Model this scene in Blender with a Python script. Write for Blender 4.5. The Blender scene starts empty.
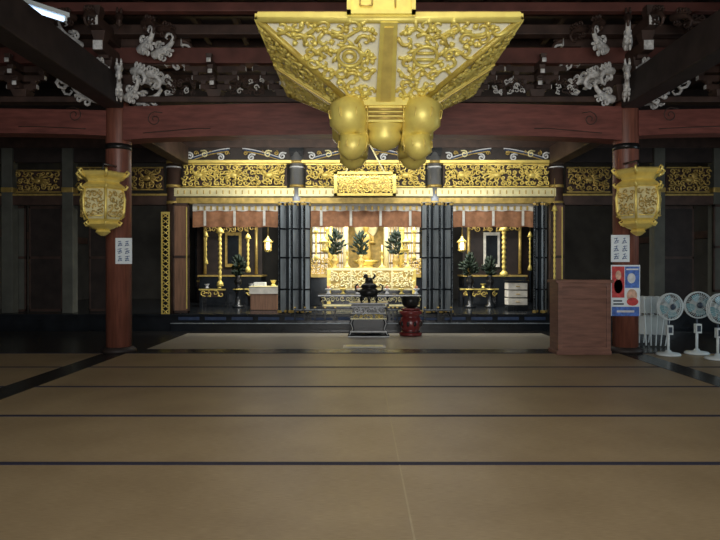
import bpy, math, random
from mathutils import Vector, Matrix
random.seed(7)
F=600.0; H=1.5
def mx(px,d): return (px-360)*d/F
def mz(py,d): return H+(267-py)*d/F
sc=bpy.context.scene
# ---------------------------------------------------------------- materials
def mat(name,col,rough=0.5,metal=0.0,var=0.25,scale=6,bump=0.0,emit=0,stretch=(1,1,1),spec=0.5):
    m=bpy.data.materials.new(name); m.use_nodes=True
    nt=m.node_tree; b=nt.nodes['Principled BSDF']
    tc=nt.nodes.new('ShaderNodeTexCoord'); mp=nt.nodes.new('ShaderNodeMapping')
    mp.inputs['Scale'].default_value=stretch
    nz=nt.nodes.new('ShaderNodeTexNoise'); nz.inputs['Scale'].default_value=scale; nz.inputs['Detail'].default_value=4
    rp=nt.nodes.new('ShaderNodeValToRGB')
    rp.color_ramp.elements[0].position=.3; rp.color_ramp.elements[1].position=.7
    rp.color_ramp.elements[0].color=tuple(c*(1-var) for c in col)+(1,)
    rp.color_ramp.elements[1].color=tuple(min(1,c*(1+var)) for c in col)+(1,)
    nt.links.new(tc.outputs['Object'],mp.inputs[0]); nt.links.new(mp.outputs[0],nz.inputs['Vector'])
    nt.links.new(nz.outputs['Fac'],rp.inputs[0]); nt.links.new(rp.outputs[0],b.inputs['Base Color'])
    b.inputs['Roughness'].default_value=rough; b.inputs['Metallic'].default_value=metal
    b.inputs['Specular IOR Level'].default_value=spec
    if bump:
        bp=nt.nodes.new('ShaderNodeBump'); bp.inputs['Strength'].default_value=bump; bp.inputs['Distance'].default_value=.02
        nt.links.new(nz.outputs['Fac'],bp.inputs['Height']); nt.links.new(bp.outputs[0],b.inputs['Normal'])
    if emit:
        nt.links.new(rp.outputs[0],b.inputs['Emission Color']); b.inputs['Emission Strength'].default_value=emit
    return m
GOLD=mat('gold_leaf',(.92,.72,.20),.40,.35,.12,8,.1)
GOLDC=mat('gold_canopy',(.97,.78,.20),.42,.25,.10,8,.1)
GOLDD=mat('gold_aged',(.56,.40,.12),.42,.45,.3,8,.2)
GOLDL=mat('gold_pale',(.90,.82,.46),.45,.25,.12,8)
CREAM=mat('lit_gap_backing',(.96,.95,.78),.6,0,.03,5)  # pale colour stands in for light showing through the canopy openwork
RED=mat('red_brown_beam_wood',(.185,.058,.045),.5,0,.3,3,.15,stretch=(1,6,6))
PIL=mat('pillar_wood',(.20,.072,.048),.42,0,.3,3,.1,stretch=(8,8,.7))
DARK=mat('dark_timber',(.026,.018,.016),.6,0,.4,4,.1)
DARKB=mat('dark_brown_timber',(.060,.034,.026),.55,0,.4,4,.1)
REDD=mat('dim_red_timber',(.13,.045,.035),.55,0,.3,3,.1)
LAC=mat('black_lacquer',(.014,.017,.021),.2,0,.3,3)
DOOR=mat('door_bluegrey_metal',(.36,.41,.45),.32,.35,.3,5,stretch=(1,1,.3))
COLM=mat('column_dark_grey',(.22,.23,.24),.3,.4,.25,5,stretch=(1,1,.3))
BRPAN=mat('brown_panel_wood',(.26,.14,.085),.5,0,.25,4,.05,stretch=(6,1,.6))
PODM=mat('podium_wood',(.215,.105,.075),.42,0,.25,3,.05,stretch=(1,1,8))
WHITE=mat('white_pigment',(.72,.74,.76),.6,0,.15,12)
GREYC=mat('gofun_grey',(.68,.68,.67),.7,0,.35,14,.2)
BLUE=mat('dark_blue_pigment',(.025,.05,.12),.6,0,.3,10)
PLAS=mat('white_plastic',(.66,.74,.76),.4,0,.05,4)
PLAS2=mat('teal_blade_plastic',(.16,.36,.42),.35,0,.1,4)
PLASD=mat('dark_plastic',(.04,.06,.09),.35,0,.1,4)
CLOTH=mat('orange_brown_cloth',(.38,.18,.09),.8,0,.25,9,.2)
WCL=mat('white_cloth',(.74,.72,.65),.8,0,.15,9,.1)
REDL=mat('red_lacquer',(.17,.026,.026),.25,0,.3,5)
BRONZE=mat('black_bronze',(.035,.035,.035),.3,.6,.4,9,.2)
PAPER=mat('white_paper',(.84,.92,.97),.7,0,.04,5)
INK=mat('blue_ink',(.05,.12,.30),.6,0,.1,5)
PRED=mat('poster_red',(.6,.07,.07),.5,0,.3,14)
PBLU=mat('poster_blue',(.09,.2,.6),.5,0,.4,14)
PSKN=mat('poster_peach',(.7,.45,.33),.5,0,.3,14)
NAVY=mat('tatami_border_navy',(.014,.014,.036),.75,0,.3,30)
SEAM=mat('tatami_seam_straw',(.42,.34,.22),.7,0,.1,10)
WALLM=mat('dark_plaster',(.04,.038,.034),.8,0,.3,2)
GREYP=mat('grey_panel',(.10,.105,.09),.7,0,.2,3)
LEAF=mat('dark_evergreen',(.012,.026,.014),.6,0,.5,10)
STONE=mat('boards_dark',(.020,.019,.018),.25,0,.4,4,.05,stretch=(1,8,1))
GLOW=mat('lamp_glow',(1,.85,.6),.5,0,0,3,0,5.0)
TUBEL=mat('flare_tube_glow',(.55,.7,.95),.5,0,0,3,0,2.2)  # bluish flare glow, worn by the added lamp tube
def tatami_mat(name,ca,cb):
    m=bpy.data.materials.new(name); m.use_nodes=True; nt=m.node_tree; b=nt.nodes['Principled BSDF']
    tc=nt.nodes.new('ShaderNodeTexCoord')
    wv=nt.nodes.new('ShaderNodeTexWave'); wv.wave_type='BANDS'; wv.bands_direction='Y'; wv.inputs['Scale'].default_value=40; wv.inputs['Distortion'].default_value=1.0
    nz=nt.nodes.new('ShaderNodeTexNoise'); nz.inputs['Scale'].default_value=1.3; nz.inputs['Detail'].default_value=10
    mp=nt.nodes.new('ShaderNodeMapping'); mp.inputs['Scale'].default_value=(2,30,1)
    nf=nt.nodes.new('ShaderNodeTexNoise'); nf.inputs['Scale'].default_value=7; nf.inputs['Detail'].default_value=8
    nt.links.new(tc.outputs['Object'],wv.inputs['Vector']); nt.links.new(tc.outputs['Object'],nz.inputs['Vector'])
    nt.links.new(tc.outputs['Object'],mp.inputs[0]); nt.links.new(mp.outputs[0],nf.inputs['Vector'])
    r=nt.nodes.new('ShaderNodeValToRGB'); r.color_ramp.elements[0].position=.36; r.color_ramp.elements[1].position=.64
    r.color_ramp.elements[0].color=ca+(1,); r.color_ramp.elements[1].color=cb+(1,)
    mixn=nt.nodes.new('ShaderNodeMath'); mixn.operation='MULTIPLY_ADD'; mixn.inputs[1].default_value=.4
    h=nt.nodes.new('ShaderNodeMath'); h.operation='MULTIPLY'; h.inputs[1].default_value=.6
    nt.links.new(nf.outputs['Fac'],h.inputs[0]); nt.links.new(nz.outputs['Fac'],mixn.inputs[0]); nt.links.new(h.outputs[0],mixn.inputs[2])
    nt.links.new(mixn.outputs[0],r.inputs[0]); nt.links.new(r.outputs[0],b.inputs['Base Color'])
    bp=nt.nodes.new('ShaderNodeBump'); bp.inputs['Strength'].default_value=.12; bp.inputs['Distance'].default_value=.004
    nt.links.new(wv.outputs['Fac'],bp.inputs['Height']); nt.links.new(bp.outputs[0],b.inputs['Normal'])
    b.inputs['Roughness'].default_value=.42; b.inputs['Specular IOR Level'].default_value=.5
    return m
TAT=tatami_mat('tatami_rush',(.245,.175,.095),(.38,.285,.165))
TATI=tatami_mat('tatami_rush_greylit',(.25,.225,.18),(.34,.31,.25))  # rush greyed in its colour for the grey light on the inner floor
# ---------------------------------------------------------------- mesh builder
class MB:
    def __init__(s,name): s.n=name; s.v=[]; s.f=[]; s.m=[]; s.sm=[]; s.mats=[]
    def mi(s,m):
        if m not in s.mats: s.mats.append(m)
        return s.mats.index(m)
    def add(s,vs,fs,m,smooth=False,M=None):
        o=len(s.v); k=s.mi(m)
        for p in vs:
            p=Vector(p)
            if M is not None: p=M@p
            s.v.append(tuple(p))
        for f in fs: s.f.append([i+o for i in f]); s.m.append(k); s.sm.append(smooth)
    def box(s,x0,x1,y0,y1,z0,z1,m,M=None,taper=0):
        t=taper
        vs=[(x0+t,y0+t,z0),(x1-t,y0+t,z0),(x1-t,y1-t,z0),(x0+t,y1-t,z0),(x0,y0,z1),(x1,y0,z1),(x1,y1,z1),(x0,y1,z1)]
        s.add(vs,[(3,2,1,0),(4,5,6,7),(0,1,5,4),(1,2,6,5),(2,3,7,6),(3,0,4,7)],m,False,M)
    def cbox(s,c,d,m,M=None,taper=0):
        s.box(c[0]-d[0]/2,c[0]+d[0]/2,c[1]-d[1]/2,c[1]+d[1]/2,c[2]-d[2]/2,c[2]+d[2]/2,m,M,taper)
    def lathe(s,prof,c,m,seg=24,smooth=True,M=None,rot=0,sy=1):
        vs=[];fs=[]
        for (r,z) in prof:
            for i in range(seg):
                a=2*math.pi*i/seg+rot
                vs.append((c[0]+r*math.cos(a),c[1]+r*math.sin(a)*sy,c[2]+z))
        n=len(prof)
        for j in range(n-1):
            for i in range(seg):
                i2=(i+1)%seg
                fs.append((j*seg+i,j*seg+i2,(j+1)*seg+i2,(j+1)*seg+i))
        fs.append(tuple(range(seg))[::-1]); fs.append(tuple((n-1)*seg+i for i in range(seg)))
        s.add(vs,fs,m,smooth,M)
    def ball(s,c,r,m,seg=10,rings=6,M=None,sc3=(1,1,1)):
        vs=[];fs=[]
        for j in range(rings+1):
            t=math.pi*j/rings
            for i in range(seg):
                a=2*math.pi*i/seg
                vs.append((c[0]+r*sc3[0]*math.sin(t)*math.cos(a),c[1]+r*sc3[1]*math.sin(t)*math.sin(a),c[2]+r*sc3[2]*math.cos(t)))
        for j in range(rings):
            for i in range(seg):
                i2=(i+1)%seg; fs.append((j*seg+i,(j+1)*seg+i,(j+1)*seg+i2,j*seg+i2))
        s.add(vs,fs,m,True,M)
    def tube(s,pts,r,m,seg=6,closed=False,M=None):
        pts=[Vector(p) for p in pts]; n=len(pts)
        rs=r if isinstance(r,(list,tuple)) else [r]*n
        vs=[];fs=[]; up=None
        for k in range(n):
            if closed: t=pts[(k+1)%n]-pts[k-1]
            else: t=pts[min(k+1,n-1)]-pts[max(k-1,0)]
            if t.length<1e-9: t=Vector((0,0,1))
            t.normalize()
            if up is None:
                up=Vector((0,0,1)) if abs(t.z)<.9 else Vector((1,0,0))
            a=up-t*up.dot(t)
            if a.length<1e-5: a=Vector((0,1,0))-t*t.y
            a.normalize(); b=t.cross(a); up=a
            for i in range(seg):
                q=2*math.pi*i/seg
                vs.append(pts[k]+(a*math.cos(q)+b*math.sin(q))*rs[k])
        for k in range(n if closed else n-1):
            k2=(k+1)%n
            for i in range(seg):
                i2=(i+1)%seg; fs.append((k*seg+i,k*seg+i2,k2*seg+i2,k2*seg+i))
        if not closed:
            fs.append(tuple(range(seg))[::-1]); fs.append(tuple((n-1)*seg+i for i in range(seg)))
        s.add(vs,fs,m,True,M)
    def prism(s,poly,O,U,V,N,th,m):
        O,U,V,N=map(Vector,(O,U,V,N)); n=len(poly)
        vs=[O+U*p[0]+V*p[1] for p in poly]+[O+U*p[0]+V*p[1]+N*th for p in poly]
        fs=[tuple(range(n))[::-1],tuple(range(n,2*n))]+[(i,(i+1)%n,n+(i+1)%n,n+i) for i in range(n)]
        s.add(vs,fs,m)
    def done(s,bevel=0,parent=None):
        me=bpy.data.meshes.new(s.n); me.from_pydata(s.v,[],s.f)
        for m in s.mats: me.materials.append(m)
        me.polygons.foreach_set('material_index',s.m); me.polygons.foreach_set('use_smooth',s.sm); me.update()
        o=bpy.data.objects.new(s.n,me); sc.collection.objects.link(o)
        if bevel:
            b=o.modifiers.new('bevel','BEVEL'); b.width=bevel; b.segments=2; b.limit_method='ANGLE'; b.angle_limit=.8
        if parent: o.parent=parent
        return o
def curl(cx,cy,s,rot,hand=1,turns=1.35,n=15):
    out=[]
    for i in range(n):
        t=i/(n-1); a=rot+hand*t*turns*2*math.pi; r=s*(1-.82*t)
        out.append((cx+r*math.cos(a),cy+r*math.sin(a)))
    a=rot-hand*.9
    out.insert(0,(cx+1.35*s*math.cos(a),cy+1.35*s*math.sin(a)))
    return out
def relief(mb,O,U,V,N,w,h,cell,rad,m,inside=None,depth=.04,leaf=True,m2=None,dens=1,turns=1.35,n=15):
    """carved scrollwork filling a w x h panel"""
    O,U,V,N=map(Vector,(O,U,V,N))
    nu=max(1,round(w/cell)); nv=max(1,round(h/cell)); cu=w/nu; cv=h/nv
    for i in range(nu):
        for j in range(nv):
            cx=(i+.5)*cu+random.uniform(-.15,.15)*cu; cy=(j+.5)*cv+random.uniform(-.15,.15)*cv
            if inside and not inside(cx,cy): continue
            s=min(cu,cv)*.46*random.uniform(.8,1.15)
            hd=1 if (i+j)%2 else -1
            z=random.uniform(.2,1)*depth
            pts=[O+U*a+V*b+N*(z+rad) for a,b in curl(cx,cy,s,random.uniform(0,6.28),hd,turns*random.uniform(.6,1.05),n)]
            mm=m2 if (m2 and random.random()<.3) else m
            mb.tube(pts,[rad*(1.1-.5*k/len(pts)) for k in range(len(pts))],mm,5)
            if leaf:
                for k in range(2*dens):
                    a=random.uniform(0,6.28); q=s*random.uniform(.8,1.3)
                    px,py=cx+q*math.cos(a),cy+q*math.sin(a)
                    if inside and not inside(px,py): continue
                    if not(0<px<w and 0<py<h): continue
                    c=O+U*px+V*py+N*(z*.8+rad)
                    a2=random.uniform(0,3.14); d1=U*math.cos(a2)+V*math.sin(a2)
                    mb.tube([c-d1*s*.5,c-d1*s*.15,c+d1*s*.15,c+d1*s*.5],[.002,rad*1.7,rad*1.4,.002],mm,5)
XA,YA,ZA=(1,0,0),(0,1,0),(0,0,1)
NEG=(0,-1,0)
# ---------------------------------------------------------------- floor
PLX,PRX,PD=-4.26,4.69,10.6      # main pillars
fl=MB('floor'); fl.box(-9.6,9.6,-3,21.2,-.25,-.045,STONE); fl.done()
rows=[4.57-1.47*k for k in range(5,0,-1)]+[4.57,6.04,7.51,8.98,10.42]
def tatami_area(name,x0,x1,ys,seam0,seamw,heri=True,m=TAT,seam=False):
    mb=MB(name)
    for k in range(len(ys)-1):
        a,b=ys[k],ys[k+1]
        xs=[x0]; s=seam0
        while s-seamw>x0: s-=seamw
        while s<x1-.05:
            if s>x0+.05: xs.append(s)
            s+=seamw
        xs.append(x1)
        for i in range(len(xs)-1):
            mb.box(xs[i]+.0015,xs[i+1]-.0015,a+.03,b-.03,-.045,0,m)
        if seam: mb.box(seam0-.006,seam0+.006,a+.03,b-.03,-.04,.0015,SEAM)
    if heri:
        for a in ys: 
            mb.box(x0,x1,a-.034,a-.002,-.045,.003,NAVY); mb.box(x0,x1,a+.002,a+.034,-.045,.003,NAVY)
    return mb.done()
tatami_area('tatami_floor',PLX+.2,PRX-.2,rows,.30,4.4,seam=True)
tatami_area('tatami_floor_side',-9.3,PLX-.2,rows,-6,2.2)
tatami_area('tatami_floor_side',PRX+.2,9.3,rows,6,2.2)
tatami_area('tatami_floor_inner',-3.9,4.1,[10.95,13.6],.1,4.0,False,m=TATI)
tr=MB('threshold_boards')
tr.box(PLX-.2,PLX+.2,-3,10.3,-.045,.004,STONE); tr.box(PRX-.2,PRX+.2,-3,10.3,-.045,.004,STONE)
tr.box(-9.48,9.48,10.47,10.93,-.045,.004,STONE)
tr.box(-9.48,-3.92,10.95,13.7,-.045,.004,STONE); tr.box(4.12,9.48,10.95,13.7,-.045,.004,STONE)
tr.box(-9.48,9.48,13.72,13.9,-.045,.012,STONE)
tr.done()
# ---------------------------------------------------------------- walls / ceiling
w=MB('wall_left'); w.box(-9.8,-9.6,-3,21.5,-.05,6.6,WALLM)
for k in range(9):
    y=-2+k*2.0; w.box(-9.6,-9.5,y,y+.15,-.04,6.4,DARKB)
w.box(-9.6,-9.52,-3,21,2.3,2.5,DARKB); w.done()
w=MB('wall_right'); w.box(9.6,9.8,-3,21.5,-.05,6.6,WALLM)
for k in range(9):
    y=-2+k*2.0; w.box(9.5,9.6,y,y+.15,-.04,6.4,DARKB)
w.box(9.52,9.6,-3,21,2.3,2.5,DARKB); w.done()
w=MB('wall_back'); w.box(-9.6,9.6,21.2,21.4,-.05,6.6,WALLM); w.done()
c=MB('ceiling'); c.box(-9.8,9.8,-3,21.5,5.95,6.1,DARK)
for k in range(27): 
    x=-9.4+k*.72; c.box(x-.045,x+.045,-3,14.4,5.83,5.95,DARKB)
for k in range(24):
    y=-2.6+k*.72; c.box(-9.6,9.6,y-.045,y+.045,5.80,5.95,DARKB)
c.done()
# ---------------------------------------------------------------- main pillars
def pillar(x,d,r,top,m,name='wooden_pillar'):
    mb=MB(name)
    mb.lathe([(r*1.35,0.004),(r*1.35,.05),(r*1.12,.09),(r*1.02,.1)],(x,d,0),DARK,32)
    mb.lathe([(r,.1),(r,top-.5),(r*.97,top-.1),(r*.85,top)],(x,d,0),m,32)
    mb.lathe([(r*1.03,0),(r*1.03,.1)],(x,d,3.55),BRONZE,32)
    return mb.done()
pillar(PLX,PD,.215,4.38,PIL); pillar(PRX,PD,.215,4.38,PIL)
def rainbow(name,x0,x1,d,z0,z1,arch,th,m):
    mb=MB(name); n=24; poly=[]
    for i in range(n+1):
        t=i/n; a=arch*math.sin(math.pi*t)**.6 if 0<t<1 else 0
        poly.append((x0+(x1-x0)*t,z0+a))
    for i in range(n,-1,-1):
        t=i/n; a=arch*.7*math.sin(math.pi*t)
        poly.append((x0+(x1-x0)*t,z1+a))
    vs=[];fs=[]
    for i in range(n+1):
        b=poly[i]; u=poly[2*n+1-i]
        vs+= [(b[0],d-th/2,b[1]),(u[0],d-th/2,u[1]),(u[0],d+th/2,u[1]),(b[0],d+th/2,b[1])]
    for i in range(n):
        o=i*4;p=o+4
        fs+=[(o,p,p+1,o+1),(o+1,p+1,p+2,o+2),(o+2,p+2,p+3,o+3),(o+3,p+3,p,o)]
    fs+=[(0,1,2,3),(n*4+3,n*4+2,n*4+1,n*4)]
    mb.add(vs,fs,m)
    for sx,hd in ((1,1),(-1,-1)):
        ex=x0 if sx==1 else x1
        pts=[(ex+sx*(.35+.09*k),d-th/2-.002,z0+.12+arch*.8*min(1,k/10)) for k in range(14)]
        mb.tube(pts,.008,DARKB,4)
        cc=curl(ex+sx*.55,z0+.36,.13,math.pi/2,hd,1.4)
        mb.tube([(a,d-th/2-.002,b) for a,b in cc],.009,DARKB,4)
    return mb.done()
rainbow('rainbow_beam',PLX+.15,PRX-.15,PD,3.70,4.28,.10,.38,RED)
rainbow('rainbow_beam',-9.48,PLX-.15,PD,3.78,4.22,.05,.34,RED)
rainbow('rainbow_beam',PRX+.15,9.48,PD,3.78,4.22,.05,.34,RED)
mb=MB('tie_beam')
for x in (PLX,PRX):
    mb.box(x-.17,x+.17,-3,10.4,4.25,4.75,DARK)
    mb.box(x-.15,x+.15,10.8,14.4,3.95,4.38,DARKB)
mb.box(-9.48,9.48,10.45,10.75,5.05,5.32,REDD)
mb.box(-9.48,9.48,10.48,10.72,4.38,4.48,DARKB)
mb.box(-9.48,9.48,10.2,10.4,5.45,5.62,DARKB)
mb.box(-9.48,9.48,9.75,9.9,5.65,5.8,REDD)
mb.done(.015)
def nose(mb,x,y,z,dx,dy,L,m,r=.055,up=1):
    """curled carved beam nose (kibana) projecting in direction dx,dy"""
    side=Vector((-dy,dx,0)).normalized()
    prof=[(0,.34,-.05),(.25,.34,-.02),(.45,.30,.03),(.62,.22,.10),(.78,.17,.22),(.88,.15,.38),(.80,.12,.52),(.62,.10,.55),(.52,.07,.44),(.60,.05,.38)]
    pts=[(x+dx*a*L,y+dy*a*L,z+up*c*L) for a,_,c in prof]
    mb.tube(pts,[b*L*.45 for _,b,_ in prof],m,8)
    for (a,c,q,ww) in ((.40,-.20,.12,.3),(.66,-.10,.10,.4),(.24,.20,.10,.3)):
        cc=curl(0,0,q*L*1.2,1.5,1,1.0,10)
        for s in (-1,1):
            mb.tube([Vector((x+dx*(a*L+u),y+dy*(a*L+u),z+up*(c*L+v)))+side*s*.07*L for u,v in cc],[.05*L*(1-.05*k) for k in range(len(cc))],m,6)
def bracket(x,d,z,s,name='bracket_complex',noses=True):
    mb=MB(name)
    mb.cbox((x,d,z+.11*s),(.52*s,.52*s,.22*s),DARKB,taper=.07*s)
    zz=z+.22*s
    for tier,L in enumerate((.95,1.45,1.95)):
        L*=s; a=.15*s
        for (u,v) in ((1,0),(0,1)):
            if v and tier==2 : L2=L*.9
            else: L2=L
            X0,X1=(x-L2/2,x+L2/2) if u else (x-a/2,x+a/2)
            Y0,Y1=(d-L2/2,d+L2/2) if v else (d-a/2,d+a/2)
            mb.box(X0,X1,Y0,Y1,zz+.05*s,zz+.2*s,DARKB)
            mb.cbox((x,d,zz+.03*s),((L2*.75 if u else a),(L2*.75 if v else a),.06*s),DARKB)
            for sg in (-1,1):
                ex,ey=x+sg*u*L2/2,d+sg*v*L2/2
                mb.cbox((ex+sg*u*.004,ey+sg*v*.004,zz+.125*s),((.012 if u else a*.9),(.012 if v else a*.9),.13*s),GREYC)
                bx,by=x+sg*u*(L2/2-.1*s),d+sg*v*(L2/2-.1*s)
                mb.cbox((bx,by,zz+.27*s),(.2*s,.2*s,.13*s),DARKB,taper=.03*s)
        zz+=.29*s
    if noses:
        i=0
        for (dx,dy) in ((1,0),(-1,0),(0,-1),(.72,-.69),(-.72,-.69),(.38,-.92),(-.38,-.92),(.9,-.43),(-.9,-.43)):
            for (zo,st,L) in ((.05,.28,.42),(.36,.50,.40),(.66,.72,.44),(.98,.82,.36)):
                i+=1
                if i%6==5: continue
                nose(mb,x+dx*st*s,d+dy*st*s,z+zo*s,dx,dy,L*s,GREYC if i%4 else DARKB,.06*s,1 if i%2 else -1)
    return mb.done(.008)
bracket(PLX,PD,4.38,1.15); bracket(PRX,PD,4.38,1.15)
for x in (-2.55,-1.35,-.2,.95,2.0,3.1): bracket(x,PD,4.48,.55,'bracket_complex_small',False)
for x in (-8.6,-7.2,-5.95,6.35,7.5,8.8): bracket(x,PD,4.48,.55,'bracket_complex_small',False)
mb=MB('carved_beam_ornament')
for (x0,x1) in ((-3.4,-2.85),(-2.25,-1.65),(1.2,1.75),(2.3,2.85),(3.4,3.8)):
    relief(mb,(x0,PD-.1,4.5),XA,ZA,NEG,x1-x0,.28,.10,.012,DARKB,m2=GREYC,depth=.08)
mb.done()
# ---------------------------------------------------------------- altar front (d=14.6)
AD=14.6
plat=MB('altar_platform')
plat.box(-9.58,9.58,14.2,21.18,-.04,.38,LAC)
plat.box(-4.4,4.7,13.92,14.2,-.04,.2,LAC)
plat.box(-9.58,9.58,14.17,14.2,.34,.385,LAC)
for k in range(15):
    x=-4.3+k*.63; plat.box(x,x+.5,14.185,14.2,.24,.32,BLUE) 
plat.box(-4.4,4.7,13.905,13.92,.18,.20,DOOR)
plat.done(.008)
for i,x in enumerate((mx(174,AD),mx(297,AD),mx(434,AD),mx(556,AD))):
    mb=MB('altar_column'); r=.17
    mb.lathe([(r,0),(r,3.98)],(x,AD,.385),DARKB if i in(0,3) else COLM,24)
    for z in (3.02,3.42,4.0): mb.lathe([(r*1.06,0),(r*1.06,.07)],(x,AD,z),GOLDD,24)
    mb.lathe([(r*1.05,0),(r*1.05,.03)],(x,AD,3.9),WHITE,24)
    mb.lathe([(r*1.2,0),(r*1.45,.12),(r*1.45,.2)],(x,AD,4.17),LAC,4,False,rot=math.pi/4)
    mb.done()
for x in (mx(70,AD),mx(10,AD),mx(657,AD),mx(716,AD)):
    mb=MB('side_post'); mb.box(x-.13,x+.13,AD-.13,AD+.13,.385,4.37,GREYP); mb.box(x-.14,x+.14,AD-.14,AD+.14,3.3,3.42,GOLDD); mb.done(.01)
mb=MB('altar_lintel')
mb.box(-9.58,9.58,AD-.1,AD+.1,4.38,4.75,DARKB)
mb.box(-9.58,9.58,AD-.06,AD+.06,4.03,4.40,DARK)
mb.box(mx(174,AD),mx(556,AD),AD-.16,AD+.14,3.2,3.4,GOLDL)
mb.box(mx(174,AD),mx(556,AD),AD-.14,AD+.12,3.03,3.17,GOLDD)
mb.box(mx(174,AD),mx(556,AD),AD-.12,AD+.1,3.17,3.2,DARK)
mb.box(mx(174,AD),mx(556,AD),AD-.13,AD+.1,4.01,4.08,GOLD)
mb.box(-9.58,mx(174,AD),AD-.1,AD+.1,3.0,3.25,DARKB); mb.box(mx(556,AD),9.58,AD-.1,AD+.1,3.0,3.25,DARKB)
mb.box(-9.58,mx(174,AD),AD-.11,AD+.1,3.22,3.27,GOLDD); mb.box(mx(556,AD),9.58,AD-.11,AD+.1,3.22,3.27,GOLDD)
for k in range(60):
    x=mx(180,AD)+k*.155
    if x<mx(552,AD): mb.cbox((x,AD-.165,3.3),(.03,.012,.09),GOLDD)
mb.box(-9.58,9.58,AD-.05,AD+.2,4.75,5.8,DARK)
mb.done(.008)
def ranma(x0,x1,z0=3.43,z1=4.0,m=GOLD,cell=.145):
    mb=MB('gold_transom_carving')
    mb.box(x0,x1,AD-.02,AD+.04,z0,z1,DARKB)
    mb.box(x0,x1,AD-.07,AD-.02,z0,z0+.03,m); mb.box(x0,x1,AD-.07,AD-.02,z1-.03,z1,m)
    relief(mb,(x0+.02,AD-.03,z0+.03),XA,ZA,NEG,x1-x0-.04,z1-z0-.06,cell,.019,m,depth=.10,n=11)
    n=max(0,round((x1-x0)/.85))
    for k in range(n):
        c0=x0+(k+.5)*(x1-x0)/n; cz=(z0+z1)/2; sg=1 if k%2 else -1
        mb.ball((c0,AD-.12,cz),.07,m,10,6,sc3=(1.5,.6,1))
        mb.tube([(c0+sg*.08,AD-.13,cz+.02),(c0+sg*.15,AD-.14,cz+.12),(c0+sg*.20,AD-.14,cz+.10)],[.035,.022,.008],m,6)
        for q in range(5):
            a=.5+q*.42; mb.tube([(c0-sg*.04,AD-.12,cz),(c0-sg*.17*math.sin(a),AD-.14,cz+.14*math.cos(a)),(c0-sg*.30*math.sin(a+.2),AD-.12,cz+.22*math.cos(a+.2))],[.015,.03,.004],m,5)
    mb.done()
ranma(mx(183,AD),mx(287,AD)); ranma(mx(306,AD),mx(425,AD)); ranma(mx(443,AD),mx(548,AD))
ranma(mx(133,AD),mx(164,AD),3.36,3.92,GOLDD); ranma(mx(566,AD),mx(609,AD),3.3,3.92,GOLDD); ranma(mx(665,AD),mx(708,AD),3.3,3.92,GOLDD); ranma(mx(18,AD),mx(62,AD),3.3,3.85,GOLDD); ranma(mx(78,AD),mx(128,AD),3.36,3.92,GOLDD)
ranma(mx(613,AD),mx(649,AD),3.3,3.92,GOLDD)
for (a,b) in ((186,288),(306,425),(443,550)):
    mb=MB('painted_frog_leg_strut'); x0,x1=mx(a,AD),mx(b,AD); c0=(x0+x1)/2; hw=(x1-x0)/2
    for sg in (-1,1):
        for (off,m,rr) in ((0,WHITE,.018),(.05,BLUE,.03),(.1,GOLDD,.016)):
            pts=[(c0+sg*(.15+off*.5+k/14*(hw-.35)),AD-.09,4.36-off*.7-(.22)*(k/14)**1.5) for k in range(15)]
            mb.tube(pts,rr,m,6)
        for q in (.3,.62,.9):
            cc=curl(c0+sg*hw*q,4.19+.05*math.cos(q*9),.085,1.5,sg,1.3)
            mb.tube([(u,AD-.1,v) for u,v in cc],.020,WHITE if q!=.62 else GOLDL,6)
            cc=curl(c0+sg*hw*(q-.12),4.25,.05,.5,-sg,1.2)
            mb.tube([(u,AD-.1,v) for u,v in cc],.014,GOLDD,6)
    mb.done()
# valance curtains
for (a,b) in ((193,281),(309,423),(451,534)):
    mb=MB('valance_curtain'); x0,x1=mx(a,AD),mx(b,AD); n=int((x1-x0)/.04)
    def strip(z0,z1,m,yy,amp):
        vs=[];fs=[]
        for i in range(n+1):
            x=x0+(x1-x0)*i/n; o=amp*math.sin(x*16)
            vs+=[(x,yy+o,z0+.010*math.sin(x*16)),(x,yy+o*.4,z1)]
        for i in range(n): fs.append((2*i,2*i+2,2*i+3,2*i+1))
        mb.add(vs,fs,m,True)
    strip(2.86,3.04,WCL,AD-.02,.012); strip(2.47,2.87,CLOTH,AD-.0,.03)
    k=x0+.14
    while k<x1-.1:
        mb.cbox((k,AD-.04,2.93),(.05,.01,.1),GOLDD); k+=.155
    k=x0+.3
    while k<x1-.1:
        mb.box(k-.03,k+.03,AD-.04,AD-.034,2.50,2.86,WCL); k+=.72
    mb.done()
# folding doors
def folding(pts,name='folding_door',z0=.40,z1=3.03,mats=(DOOR,LAC)):
    mb=MB(name)
    for k in range(len(pts)-1):
        a=Vector(pts[k]+(0,)); b=Vector(pts[k+1]+(0,)); L=(b-a).length
        ang=math.atan2(b.y-a.y,b.x-a.x)
        M=Matrix.Translation(a)@Matrix.Rotation(ang,4,'Z')
        m=mats[k%2]
        mb.box(.01,L-.01,-.02,.02,z0,z1,m,M)
        for q in (.01,L-.04): mb.box(q,q+.03,-.03,.03,z0,z1,LAC if k%2==0 else DOOR,M)
        for z in (z0,z0+.55,z0+1.3,z1-.65,z1-.06):
            mb.box(.01,L-.01,-.032,.032,z,z+.04,LAC,M)
        for z in (z0+.02,z1-.08):
            for q in (.0,L-.07): mb.box(q,q+.07,-.036,.036,z,z+.06,GOLDD,M)
    return mb.done(.004)
def zig(xa,xb,n,dy=.28,y=AD-.5,flip=0):
    return [(xa+(xb-xa)*i/n, y+(dy if (i+flip)%2 else 0)) for i in range(n+1)]
folding(zig(mx(279,AD-.4),mx(310,AD-.4),5,.18))
folding(zig(mx(422,AD-.4),mx(452,AD-.4),5,.18,flip=1))
folding(zig(mx(533,AD-.4),mx(547,AD-.4),3,.18))
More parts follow.
